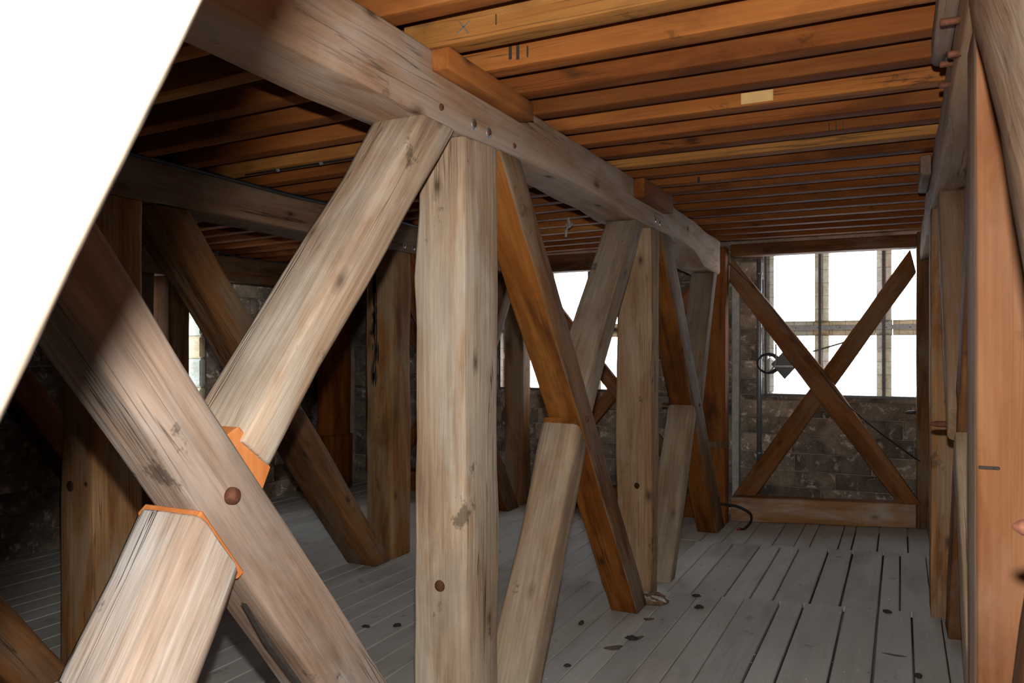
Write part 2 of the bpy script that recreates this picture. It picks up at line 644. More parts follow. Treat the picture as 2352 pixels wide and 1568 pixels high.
# ------------------------------------------------------------------ windows
def mull(parent, x, z0, z1, yb):
    """a chamfered stone mullion in three drums"""
    zs = [z0, z0 + (z1 - z0) * 0.38, z0 + (z1 - z0) * 0.72, z1]
    for a, b in zip(zs, zs[1:]):
        s = []
        for z in (a, b):
            s.append([(x + 0.062, yb - 0.09, z), (x + 0.062, yb + 0.09, z), (x - 0.062, yb + 0.09, z), (x - 0.062, yb - 0.09, z)])
        t = random.uniform(0.85, 1.15)
        timber('mullion', s, M_TRACERY, r=0.045, amp=0, parent=parent, tint=(t, t, t * random.uniform(0.85, 1.1)), faceted=True)


def window(name, xa, xb, za, zb, zt, mulls):
    yb = YF + 0.2
    w = put(empty(name, ((xa + xb) / 2, yb, za)), kind='structure')
    # transom in short stones
    u = xa + 0.003
    cuts = sorted([xa + 0.003] + [m + d for m in mulls for d in (-0.07, 0.07)] + [xb - 0.003])
    for a, b in zip(cuts, cuts[1:]):
        timber('transom', [[(X, yb - 0.09, zt - 0.07), (X, yb + 0.09, zt - 0.07), (X, yb + 0.09, zt + 0.07), (X, yb - 0.09, zt + 0.07)] for X in (a + 0.002, b - 0.002)], M_TRACERY, r=0.04, amp=0, parent=w, tint=random.choice([(0.95, 0.8, 0.55), (0.85, 0.88, 0.85), (1, 0.9, 0.72)]), faceted=True)
    for mx in mulls:
        mull(w, mx, za, zt - 0.07, yb)
        mull(w, mx, zt + 0.07, zb, yb)
    # half mullions at the jambs
    for sx, s in ((xa, 1), (xb, -1)):
        for a, b in ((za, za + 0.35), (za + 0.354, za + 0.75), (za + 0.754, zb)):
            block('jamb_stone', min(sx, sx + s * 0.07) + 0.001, max(sx, sx + s * 0.07) - 0.001, yb - 0.09, yb + 0.09, a, b, M_TRACERY, w, 0.03, 0, random.choice([(1, 0.92, 0.75), (0.9, 0.95, 0.98)]))
    # bird guard: flat bar frame against the wall face and thin wires
    yg = YF - 0.03
    block('guard_bar', xa, xb, yg - 0.006, yg + 0.006, za - 0.012, za + 0.012, M_DARKMETAL, w, 0.002)
    block('guard_bar', xa, xb, yg - 0.006, yg + 0.006, zt - 0.02, zt + 0.02, M_ZINC, w, 0.002)
    for mx in list(mulls) + [xa + 0.02, xb - 0.02]:
        block('guard_bar', mx - 0.012, mx + 0.012, yg - 0.014, yg - 0.007, za - 0.01, zb - 0.06, M_DARKMETAL, w, 0.002)
    rv = []
    k = 0
    X = xa + 0.1
    while X < xb - 0.05:
        rv.append((X, zt))
        X += 0.19
    for X, Z in rv:
        lathe('rivet', [(0.008, 0), (0.007, 0.006), (0.003, 0.008)], M_ZINC, (X, yg - 0.006, Z), (0, -1, 0), w, 8)
    bm = bmesh.new()
    X = xa + 0.055
    rects = []
    while X < xb:
        rects.append((X - 0.0012, X + 0.0012, za, zb))
        X += 0.11
    Z = za + 0.08
    while Z < zb - 0.05:
        rects.append((xa, xb, Z - 0.0012, Z + 0.0012))
        Z += 0.12
    for (a, b, c, d) in rects:
        m2 = block_mesh('t', a, b, yg + 0.007, yg + 0.0094, c, d, 0)
        bm.from_mesh(m2)
        bpy.data.meshes.remove(m2)
    me = bpy.data.meshes.new('wire_mesh')
    bm.to_mesh(me)
    bm.free()
    put(link('wire_mesh', me, M_DARKMETAL, None, w), kind='stuff')
    return w


win1 = window('window_1', -1.17, 0.47, 1.163, HEAD, 1.79, [-0.67, -0.14])
win2 = window('window_2', -4.0, -2.4, 1.163, HEAD, 1.79, [-3.47, -2.93])
wn3 = put(empty('window_3', (XL - 0.2, 4.95, 1.0)), kind='structure')
for my in (4.72, 5.1):
    for a, b in ((1.0, 1.45), (1.454, 1.9), (1.904, 2.12)):
        timber('mullion', [[(XL - 0.13, my - 0.06, z), (XL - 0.13, my + 0.06, z), (XL - 0.31, my + 0.06, z), (XL - 0.31, my - 0.06, z)] for z in (a, b)], M_TRACERY, r=0.04, amp=0, parent=wn3, faceted=True)
for k, (a, b) in enumerate(((1.0, 1.22), (1.224, 1.5), (1.504, 1.72), (1.724, 2.0), (2.004, 2.118))):
    block('jamb_stone', XL - 0.40, XL + 0.01, 5.43, 5.498, a, b, M_TRACERY, wn3, 0.02, 0, [(1, 0.95, 0.8), (0.85, 0.97, 1.05), (1, 0.9, 0.7), (0.9, 0.98, 1.0), (1, 1, 1)][k])

# ------------------------------------------------------------------ row of old timbers left of the aisle (x from -1.61 to -1.42)
XA0, XA1 = -1.61, -1.42
gA = []
for Y, zb, zt, dx in ((-0.5, 2.385, 2.612, 0), (1.0, 2.388, 2.612, 0), (2.4, 2.375, 2.612, 0), (2.75, 2.388, 2.612, 0.0), (3.05, 2.40, 2.61, 0.0), (3.6, 2.405, 2.61, 0.01), (4.2, 2.395, 2.61, 0.0), (4.45, 2.372, 2.61, 0.0), (5.1, 2.372, 2.60, 0.0), (5.5, 2.395, 2.59, 0), (6.0, 2.36, 2.575, 0), (6.35, 2.26, 2.56, 0), (6.95, 2.245, 2.53, 0)):
    gA.append([(XA1, Y, zb), (XA1, Y, zt), (XA0 - 0.05, Y, zt), (XA0 - 0.05, Y, zb)])
girdA = timber('girder', gA, M_BEAM, r=0.012, amp=0.007, tint=(1.15, 1.10, 1.06))
put(girdA, 'long weathered oak girder with bolt heads running over the near row of posts', 'beam', 'girders under the joists')
for (y, z, ring) in ((2.311, 2.431, 0), (2.541, 2.431, 1), (2.658, 2.428, 1), (2.877, 2.428, 0), (4.93, 2.43, 1), (5.03, 2.425, 1)):
    if ring:
        lathe('washer', [(0.020, 0), (0.020, 0.004), (0.011, 0.0045)], M_ZINC, (XA1 - 0.001, y, z), (1, 0, 0), girdA, 18)
    lathe('bolt_head', [(0.012, 0), (0.012, 0.005), (0.008, 0.010)], M_RUST, (XA1 - 0.002, y, z), (1, 0, 0), girdA, 10)

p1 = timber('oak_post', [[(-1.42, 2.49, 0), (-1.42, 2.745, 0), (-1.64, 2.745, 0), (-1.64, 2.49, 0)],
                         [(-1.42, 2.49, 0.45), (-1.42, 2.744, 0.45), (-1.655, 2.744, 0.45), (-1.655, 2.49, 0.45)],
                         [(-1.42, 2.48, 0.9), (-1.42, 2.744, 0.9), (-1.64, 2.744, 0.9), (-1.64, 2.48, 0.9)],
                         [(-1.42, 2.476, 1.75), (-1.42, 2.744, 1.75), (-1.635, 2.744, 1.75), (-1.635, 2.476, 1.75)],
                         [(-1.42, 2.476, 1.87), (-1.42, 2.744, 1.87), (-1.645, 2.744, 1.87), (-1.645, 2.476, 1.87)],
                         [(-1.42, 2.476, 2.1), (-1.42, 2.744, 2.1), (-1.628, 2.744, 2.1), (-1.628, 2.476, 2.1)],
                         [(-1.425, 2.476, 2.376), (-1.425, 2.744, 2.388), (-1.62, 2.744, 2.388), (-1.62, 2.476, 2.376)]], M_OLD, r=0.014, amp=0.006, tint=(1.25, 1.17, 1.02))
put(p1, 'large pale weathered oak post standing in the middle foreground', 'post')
lathe('knot', [(0.022, 0), (0.020, 0.004), (0.008, 0.005)], M_BROWN, (-1.532, 2.484, 0.72), (0, -1, 0), p1, 12, tint=(0.4, 0.35, 0.3))
p2 = timber('oak_post', [[(-1.43, 4.856, 0), (-1.43, 5.03, 0), (-1.58, 5.03, 0), (-1.58, 4.856, 0)],
                         [(-1.42, 4.856, 0.35), (-1.42, 5.03, 0.35), (-1.65, 5.03, 0.35), (-1.65, 4.856, 0.35)],
                         [(-1.42, 4.856, 1.2), (-1.42, 5.03, 1.2), (-1.665, 5.03, 1.2), (-1.665, 4.856, 1.2)],
                         [(-1.42, 4.856, 2.37), (-1.42, 5.03, 2.37), (-1.64, 5.03, 2.37), (-1.64, 4.856, 2.37)]], M_OLD, r=0.016, amp=0.006, tint=(0.92, 0.74, 0.54))
put(p2, 'middle oak post of the near row, brown with a dark knot hole', 'post')
lathe('knot', [(0.02, 0), (0.018, 0.004), (0.006, 0.005)], M_BROWN, (-1.50, 4.862, 0.28), (0, -1, 0), p2, 12, tint=(0.35, 0.3, 0.25))
lathe('knot', [(0.022, 0), (0.02, 0.004), (0.006, 0.005)], M_BROWN, (-1.52, 4.862, 0.72), (0, -1, 0), p2, 12, tint=(0.35, 0.3, 0.25))
p3 = timber('oak_post', boxsecs(-1.63, -1.423, 7.2, 7.36, 0.0, 2.52), M_ORANGE, r=0.008, amp=0.003, tint=(0.9, 0.85, 0.9))
put(p3, 'orange oak post at the far end beside the crossed window braces', 'post')
block('scarf_band', -1.633, -1.419, 7.194, 7.364, 0.70, 0.755, M_BROWN, p3, 0.003, 0, (0.7, 0.75, 0.7))

b0 = timber('diagonal_brace', row(-1.585, XA1, (2.174, 0), (2.44, 0), (0.436, 2.384), (0.611, 2.384)), M_OLD, r=0.014, amp=0.005, tint=(0.90, 0.84, 0.81))
put(b0, 'broad foreground diagonal brace with a rusty bolt, falling from upper left to lower centre', 'brace')
lathe('bolt_head', [(0.021, 0), (0.021, 0.006), (0.019, 0.014), (0.012, 0.020), (0.005, 0.022)], M_RUST, (XA1, 1.365, 1.252), (1, 0, 0), b0, 16)
prism('split', [(1.412, 0.985), (1.50, 0.862), (1.61, 0.715), (1.60, 0.714), (1.49, 0.858)], -1.44, -1.4165, M_DUNG, b0, bevel=0.002)
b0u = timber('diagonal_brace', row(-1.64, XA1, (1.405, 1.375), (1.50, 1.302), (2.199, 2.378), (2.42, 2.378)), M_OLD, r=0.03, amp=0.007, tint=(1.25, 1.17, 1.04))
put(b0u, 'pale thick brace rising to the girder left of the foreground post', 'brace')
prism('cut_shoulder', [(1.352, 1.388), (1.405, 1.412), (1.512, 1.300), (1.472, 1.225)], -1.60, -1.432, M_FRESH, b0u, bevel=0.004)
put(bpy.data.objects['cut_shoulder'], 'bright orange freshly cut shoulder')
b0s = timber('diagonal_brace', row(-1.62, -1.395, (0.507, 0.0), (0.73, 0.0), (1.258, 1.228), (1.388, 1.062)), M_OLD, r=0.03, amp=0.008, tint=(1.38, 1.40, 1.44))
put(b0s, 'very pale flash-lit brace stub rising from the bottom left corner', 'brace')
prism('cut_shoulder', [(1.25, 1.215), (1.275, 1.235), (1.403, 1.062), (1.38, 1.05)], -1.60, -1.412, M_FRESH, b0s, bevel=0.004)
lathe('knot', [(0.024, 0), (0.02, 0.003), (0.008, 0.004)], M_OLD, (-1.53, 1.005, 0.905), (0, -0.86, 0.52), b0s, 14, tint=(0.7, 0.66, 0.6))

b1 = timber('diagonal_brace', row(-1.59, XA1, (4.565, 0.0), (4.77, 0.0), (2.75, 2.384), (2.945, 2.384)), M_BROWN, r=0.008, amp=0.005, face_mats={3: M_ORANGE}, tint=(1.0, 0.95, 0.92))
put(b1, 'stained orange and brown brace falling from the foreground post to the middle post', 'brace')
lathe('bolt_head', [(0.016, 0), (0.015, 0.008), (0.007, 0.012)], M_RUST, (XA1, 3.704, 1.243), (1, 0, 0), b1, 12)
b1u = timber('diagonal_brace', row(-1.61, XA1, (3.69, 1.405), (3.795, 1.27), (4.518, 2.37), (4.70, 2.37)), M_OLD, r=0.014, amp=0.004, tint=(0.78, 0.69, 0.56))
put(b1u, 'grey-brown brace rising to the girder just left of the middle post', 'brace')
b1s = timber('diagonal_brace', row(-1.61, -1.408, (2.882, 0.0), (3.068, 0.0), (3.57, 1.235), (3.69, 1.10)), M_OLD, r=0.022, amp=0.005, tint=(1.0, 0.9, 0.74))
put(b1s, 'pale brace stub leaning up from the floor right of the foreground post', 'brace')
prism('cut_shoulder', [(3.565, 1.232), (3.588, 1.258), (3.715, 1.098), (3.695, 1.09)], -1.60, -1.425, M_ORANGE, b1s, bevel=0.003)

b2 = timber('diagonal_brace', row(-1.60, XA1, (6.853, 0.0), (7.17, 0.0), (5.062, 2.37), (5.329, 2.37)), M_BROWN, r=0.01, amp=0.005, face_mats={3: M_ORANGE}, tint=(0.8, 0.78, 0.78))
put(b2, 'narrow dark brace falling from the middle post to the far orange post', 'brace')
lathe('bolt_head', [(0.014, 0), (0.013, 0.008), (0.006, 0.012)], M_RUST, (XA1, 6.165, 1.156), (1, 0, 0), b2, 12)
b2u = timber('diagonal_brace', row(-1.615, XA1, (6.209, 1.26), (6.302, 1.14), (6.70, 2.245), (6.84, 2.245)), M_OLD, r=0.012, amp=0.004, tint=(0.62, 0.56, 0.47))
put(b2u, 'short dull grey brace under the drooping far end of the girder', 'brace')
b2s = timber('diagonal_brace', row(-1.61, -1.41, (5.257, 0.0), (5.40, 0.0), (5.96, 1.17), (6.045, 1.07)), M_OLD, r=0.016, amp=0.006, tint=(0.85, 0.77, 0.60))
put(b2s, 'pale brace stub standing right behind the middle post', 'brace')
lathe('peg', [(0.012, 0), (0.010, 0.06), (0.004, 0.07)], M_RUST, (-1.60, 5.95, 1.17), (-0.6, -0.7, 0.1), b2s, 8)

# bolster blocks bolted beside the girder
for y0, y1, z0, z1, lab in ((2.246, 2.93, 2.534, 2.608, 'short orange oak bolster fixed along the girder above the foreground post'), (4.476, 5.13, 2.492, 2.606, 'short brown bolster fixed along the girder above the middle post')):
    o = timber('bolster', boxsecs(-1.418, -1.352, y0, y1, z0, z1, 'y'), M_JOIST, r=0.004, amp=0.002, tint=(0.9, 0.85, 0.8) if y0 < 3 else (0.62, 0.55, 0.5))
    put(o, lab, 'bolster')

# ------------------------------------------------------------------ middle row (x from -3.70 to -3.45)
XC0, XC1 = -3.70, -3.45
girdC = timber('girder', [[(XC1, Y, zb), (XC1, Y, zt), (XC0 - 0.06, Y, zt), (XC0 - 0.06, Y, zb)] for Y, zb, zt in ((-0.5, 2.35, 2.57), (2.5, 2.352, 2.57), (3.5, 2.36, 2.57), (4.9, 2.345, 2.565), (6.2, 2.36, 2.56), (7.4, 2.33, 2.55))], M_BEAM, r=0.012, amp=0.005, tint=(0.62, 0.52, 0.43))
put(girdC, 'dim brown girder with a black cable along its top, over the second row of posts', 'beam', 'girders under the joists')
for y in (5.069, 5.2):
    lathe('washer', [(0.020, 0), (0.020, 0.004), (0.011, 0.0045)], M_ZINC, (XC1 + 0.001, y, 2.395), (1, 0, 0), girdC, 16)
    lathe('bolt_head', [(0.011, 0), (0.011, 0.006), (0.007, 0.010)], M_RUST, (XC1, y, 2.395), (1, 0, 0), girdC, 10)
cb = tube('cable', [(XC1 + 0.012, Y, 2.568 + 0.006 * math.sin(Y * 3)) for Y in (1.5, 2.2, 3.0, 3.8, 4.6, 5.4)], 0.013, M_BLACK)
put(cb, 'thick black cable lying along the top of the dim second girder', 'cable')
c1 = timber('oak_post', boxsecs(XC0, XC1, 2.46, 2.738, 0, 2.35), M_BROWN, r=0.02, amp=0.008, tint=(1.35, 1.25, 1.1))
put(c1, 'gouged brown post behind the foreground stub at far left', 'post')
for (y, x, z, s) in ((2.46, -3.62, 0.93, 0.03), (2.46, -3.5, 0.95, 0.022)):
    lathe('knot', [(s, 0), (s * 0.9, 0.004), (s * 0.4, 0.006)], M_BROWN, (x, y + 0.004, z), (0, -1, 0), c1, 12, tint=(0.3, 0.28, 0.25))
c2 = timber('oak_post', boxsecs(-3.70, XC1, 4.92, 5.17, 0, 2.345), M_BROWN, r=0.018, amp=0.007, tint=(1.3, 1.2, 1.0))
put(c2, 'brown post with a charred streak standing in the second row, left of the foreground post', 'post')
cv, cf = [], []
for k in range(34):
    xc, zc0, hl, w_ = random.gauss(-3.618, 0.014), random.uniform(1.36, 2.15), random.uniform(0.02, 0.11), random.uniform(0.003, 0.011)
    b_ = len(cv)
    for yy in (4.9155, 4.93):
        cv += [(xc, yy, zc0 - hl), (xc + w_, yy, zc0 - hl * 0.3), (xc + w_ * 0.7, yy, zc0 + hl * 0.5), (xc, yy, zc0 + hl), (xc - w_, yy, zc0 + hl * 0.2), (xc - w_ * 0.8, yy, zc0 - hl * 0.5)]
    cf.append(tuple(b_ + q for q in (0, 1, 2, 3, 4, 5)))
    cf += [(b_ + q, b_ + 6 + q, b_ + 6 + (q + 1) % 6, b_ + (q + 1) % 6) for q in range(6)]
me = bpy.data.meshes.new('charred_streak')
me.from_pydata(cv, [], cf)
put(link('charred_streak', me, M_DUNG, None, c2), kind='stuff')
c3 = timber('oak_post', boxsecs(-3.66, XC1, 7.2, 7.38, 0, 2.34), M_BROWN, r=0.01, amp=0.005, tint=(0.9, 0.8, 0.7))
put(c3, 'dim brown post near the far wall seen just right of the foreground post', 'post')
o = timber('diagonal_brace', row(-3.715, XC1, (4.70, 0.0), (4.90, 0.0), (2.80, 2.347), (3.03, 2.347)), M_BROWN, r=0.02, amp=0.006, tint=(0.95, 0.85, 0.75), face_mats={3: M_BROWN})
put(o, 'dark brown diagonal brace passing behind the pale foreground brace to the streaked post', 'brace')
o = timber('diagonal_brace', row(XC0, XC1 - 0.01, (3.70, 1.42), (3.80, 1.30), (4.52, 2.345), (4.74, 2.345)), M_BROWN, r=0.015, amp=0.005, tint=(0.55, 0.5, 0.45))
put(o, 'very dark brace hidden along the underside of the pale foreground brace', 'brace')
o = timber('diagonal_brace', row(XC0, XC1 - 0.01, (2.84, 0.0), (3.04, 0.0), (3.53, 1.21), (3.67, 1.08)), M_BROWN, r=0.015, amp=0.005, tint=(0.8, 0.7, 0.6))
put(o, 'brown brace stub behind the crossing of the foreground braces', 'brace')
o = timber('diagonal_brace', row(-3.71, XC1, (2.18, 0.0), (2.44, 0.0), (0.45, 2.347), (0.70, 2.347)), M_BROWN, r=0.02, amp=0.006, tint=(1.0, 0.85, 0.75))
put(o, 'brown brace foot in the shadowed bottom left corner behind the pale stub', 'brace')
o = timber('diagonal_brace', row(-3.68, XC1, (6.87, 0.0), (7.12, 0.0), (5.19, 2.345), (5.42, 2.345)), M_BROWN, r=0.012, amp=0.005, tint=(0.7, 0.55, 0.45), face_mats={3: M_ORANGE})
put(o, 'dim brace behind the foreground post, its foot by the far dim post', 'brace')
o = timber('diagonal_brace', row(-3.68, XC1, (6.22, 1.22), (6.31, 1.10), (6.92, 2.345), (7.12, 2.345)), M_BROWN, r=0.012, amp=0.005, tint=(0.6, 0.5, 0.42))
put(o, 'dim brace leaning to the far wall between the foreground post and orange brace', 'brace')

# ------------------------------------------------------------------ left wall frame (x about -5.8)
XD0, XD1 = -5.94, -5.72
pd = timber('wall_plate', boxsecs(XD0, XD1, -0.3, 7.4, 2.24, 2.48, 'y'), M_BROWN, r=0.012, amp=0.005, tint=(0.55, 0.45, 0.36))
put(pd, 'dark wall plate with wires along the left stone wall', 'beam')
o = tube('wire', [(XD1 + 0.01, Y, 2.485 + 0.01 * math.sin(Y * 5)) for Y in (4.6, 5.0, 5.4, 5.8, 6.2, 6.8)], 0.006, M_BLACK)
put(o, 'thin black wire along the wall plate at the left wall', 'wire')
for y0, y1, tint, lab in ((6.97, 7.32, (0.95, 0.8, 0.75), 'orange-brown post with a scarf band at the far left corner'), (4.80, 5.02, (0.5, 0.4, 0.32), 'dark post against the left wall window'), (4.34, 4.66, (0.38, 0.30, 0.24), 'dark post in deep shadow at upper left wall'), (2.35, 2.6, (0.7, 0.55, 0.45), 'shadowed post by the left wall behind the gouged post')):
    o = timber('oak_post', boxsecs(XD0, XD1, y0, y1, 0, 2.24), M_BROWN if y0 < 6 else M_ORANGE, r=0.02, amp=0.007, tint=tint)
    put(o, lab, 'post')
    if y0 > 6:
        timber('scarf_band', boxsecs(XD0, XD1 + 0.03, y0 - 0.03, y1 + 0.005, 0.0, 0.62), M_ORANGE, r=0.02, amp=0.004, parent=o, tint=(0.85, 0.72, 0.65))
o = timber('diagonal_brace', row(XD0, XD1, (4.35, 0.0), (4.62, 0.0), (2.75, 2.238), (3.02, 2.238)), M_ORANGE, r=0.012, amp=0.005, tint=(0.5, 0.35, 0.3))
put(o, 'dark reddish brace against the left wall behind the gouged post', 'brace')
o = timber('oak_post', boxsecs(-5.5, -5.36, 7.3, 7.42, 0.2, 2.45), M_BROWN, r=0.01, amp=0.004, tint=(0.6, 0.5, 0.42))
put(o, 'slim dark upright beside the orange-brown corner post', 'post')

# ------------------------------------------------------------------ right row (x from 0.14)
girdB = timber('girder', [[(0.40, Y, 2.39), (0.40, Y, 2.61), (xl, Y, zt), (xl, Y, zb)] for Y, xl, zb, zt in ((-0.5, 0.14, 2.39, 2.61), (2.2, 0.14, 2.39, 2.61), (3.0, 0.142, 2.385, 2.61), (3.6, 0.15, 2.40, 2.61), (4.5, 0.145, 2.385, 2.61), (5.4, 0.14, 2.39, 2.60), (6.4, 0.15, 2.36, 2.58), (7.4, 0.14, 2.33, 2.56))], M_BEAM, r=0.012, amp=0.005, tint=(0.95, 0.85, 0.75))
put(girdB, 'grey oak girder with rusty bolts along the right edge of the ceiling', 'beam', 'girders under the joists')
for (y, z, l) in ((2.40, 2.475, 0.05), (2.44, 2.40, 0.03), (2.69, 2.455, 0.04), (2.86, 2.442, 0.035)):
    lathe('bolt_end', [(0.010, 0), (0.010, l), (0.006, l + 0.003)], M_RUST, (0.146, y, z), (-1, 0, 0), girdB, 10)
for y0, y1, z0, tint, lab in ((1.6, 2.9, 2.515, (0.75, 0.75, 0.75), 'grey rounded bolster beside the right girder, nearest the camera'), (4.6, 5.14, 2.50, (0.5, 0.45, 0.42), 'small brown bolster beside the right girder, further off')):
    o = timber('bolster', boxsecs(0.088, 0.14, y0, y1, z0, 2.606, 'y'), M_BEAM, r=0.012, amp=0.003, tint=tint)
    put(o, lab, 'bolster')
r1 = timber('oak_post', boxsecs(0.158, 0.43, 2.13, 2.42, 0.087, 2.388), M_TAN, r=0.006, amp=0.003, face_mats={2: M_BEAM})
block('dark_shake', 0.162, 0.205, 2.127, 2.14, 1.318, 1.326, M_DUNG, r1, 0.002)
put(r1, 'broad orange-tan post filling the right edge of the picture', 'post')
r0 = timber('diagonal_brace', [[(0.36, 1.11, 1.615), (0.36, 0.90, 1.88), (0.143, 0.90, 1.88), (0.143, 1.11, 1.615)], [(0.36, 1.5, 1.935), (0.36, 1.28, 2.2), (0.14, 1.28, 2.2), (0.14, 1.5, 1.935)], [(0.36, 2.055, 2.386), (0.36, 1.76, 2.386), (0.135, 1.76, 2.386), (0.135, 2.055, 2.386)]], M_OLD, r=0.02, amp=0.006, tint=(1.0, 0.82, 0.66))
put(r0, 'pale weathered brace coming down across the top right corner', 'brace')
rn = timber('diagonal_brace', row(0.165, 0.36, (2.10, 0.09), (2.112, 0.30), (0.31, 2.386), (0.50, 2.386)), M_BROWN, r=0.01, amp=0.003, tint=(1.2, 0.95, 0.8))
put(rn, 'brace at the extreme right edge carrying the bolt end that shadows the orange-tan post', 'brace')
lathe('bolt_end', [(0.010, 0), (0.010, 0.032), (0.003, 0.042)], M_RUST, (0.168, 1.17, 1.375), (-1, 0, 0), rn, 10)
r2 = timber('oak_post', boxsecs(0.148, 0.40, 5.0, 5.25, 0.086, 2.388), M_BROWN, r=0.012, amp=0.004, tint=(1.35, 1.2, 1.05))
put(r2, 'light brown post standing at the right side of the aisle', 'post')
r3 = timber('oak_post', boxsecs(0.115, 0.38, 7.41, 7.56, 0.086, 2.58), M_BROWN, r=0.012, amp=0.004, tint=(0.85, 0.75, 0.65))
put(r3, 'brown post at the far right foot of the crossed window braces', 'post')
lathe('bolt_end', [(0.014, 0), (0.012, 0.07), (0.004, 0.085)], M_DARKMETAL, (0.12, 7.46, 1.06), (-1, 0, 0), r3, 10)
rb = timber('diagonal_brace', row(0.215, 0.40, (4.66, 0.09), (4.9, 0.09), (2.56, 2.386), (2.76, 2.386), 0.19, 0.38), M_BROWN, r=0.01, amp=0.004, tint=(0.95, 0.8, 0.7))
put(rb, 'dark brown brace foot just left of the broad orange-tan post', 'brace')
ru = timber('diagonal_brace', row(0.168, 0.36, (3.60, 1.36), (3.70, 1.22), (4.46, 2.386), (4.66, 2.386), 0.165), M_BEAM, r=0.014, amp=0.005, tint=(0.75, 0.66, 0.58))
put(ru, 'grey brace wedged under the right girder beside the light brown post', 'brace')
rs = timber('diagonal_brace', row(0.19, 0.36, (2.44, 0.09), (2.66, 0.09), (3.55, 1.275), (3.68, 1.13)), M_OLD, r=0.012, amp=0.005, tint=(0.95, 0.88, 0.75))
put(rs, 'narrow pale brace stub sloping beside the broad orange-tan post', 'brace')
lathe('bolt_end', [(0.014, 0), (0.013, 0.055), (0.003, 0.085)], M_RUST, (0.185, 3.72, 1.285), (-1, 0, 0), rb, 12)
lathe('washer', [(0.032, 0), (0.032, 0.012)], M_ZINC, (0.186, 3.72, 1.285), (-1, 0, 0), rb, 6, smooth=False)

# ------------------------------------------------------------------ far frame: sill, head, crossed braces
sl = timber('sill_beam', [[(X, 7.40, zb), (X, 7.40, zt), (X, 7.58, zt), (X, 7.58, zb)] for X, zb, zt in ((-1.415, 0.003, 0.225), (-0.6, 0.045, 0.255), (0.112, 0.086, 0.295))], M_SILL, r=0.012, amp=0.005)
put(sl, 'pale orange sill beam on the floor under the right window', 'beam')
hd = timber('head_beam', boxsecs(-1.40, 0.113, 7.32, 7.5, 2.445, 2.552, 'x'), M_BROWN, r=0.008, amp=0.003, tint=(0.75, 0.6, 0.5))
put(hd, 'dark head beam across the top of the right window', 'beam')
YB0, YB1 = 7.38, 7.455
f1 = timber('window_brace', [[(-0.021, YB0, 0.288), (0.150, YB0, 0.293), (0.150, YB1, 0.293), (-0.021, YB1, 0.288)], [(-0.735, YB0, 1.255), (-0.61, YB0, 1.41), (-0.61, YB1, 1.41), (-0.735, YB1, 1.255)], [(-1.425, YB0, 2.23), (-1.405, YB0, 2.443), (-1.405, YB1, 2.443), (-1.425, YB1, 2.23)]], M_BROWN, r=0.008, amp=0.004, tint=(1.05, 0.8, 0.62))
put(f1, 'window brace falling left to right in front of its mate at the right window', 'brace')
f2 = timber('window_brace', [[(-1.405, YB1 + 0.002, 0.236), (-1.196, YB1 + 0.002, 0.243), (-1.196, YB1 + 0.075, 0.243), (-1.405, YB1 + 0.075, 0.236)], [(-0.69, YB1 + 0.002, 1.30), (-0.54, YB1 + 0.002, 1.25), (-0.54, YB1 + 0.075, 1.25), (-0.69, YB1 + 0.075, 1.30)], [(0.068, YB1 + 0.002, 2.443), (0.113, YB1 + 0.002, 2.245), (0.113, YB1 + 0.075, 2.245), (0.068, YB1 + 0.075, 2.443)]], M_BROWN, r=0.012, amp=0.004, tint=(1.0, 0.72, 0.5))
put(f2, 'window brace rising left to right behind its mate at the right window', 'brace')
o = timber('batten', boxsecs(-1.44, -1.375, 7.585, 7.68, 0.0, 2.42), M_GREYBOARD, r=0.006, amp=0.002)
put(o, 'grey upright batten beside the far orange post', 'batten')
o = lathe('conduit', [(0.024, 0), (0.024, 2.0)], M_ZINC, (-1.205, 7.70, 0.45), (0, 0, 1), None, 12)
for z in (0.6, 1.5, 2.3):
    lathe('clip', [(0.03, 0), (0.03, 0.02)], M_ZINC, (-1.205, 7.70, z), (0, 0, 1), o, 12)
put(o, 'pale metal conduit running up the wall left of the right window', 'pipe')
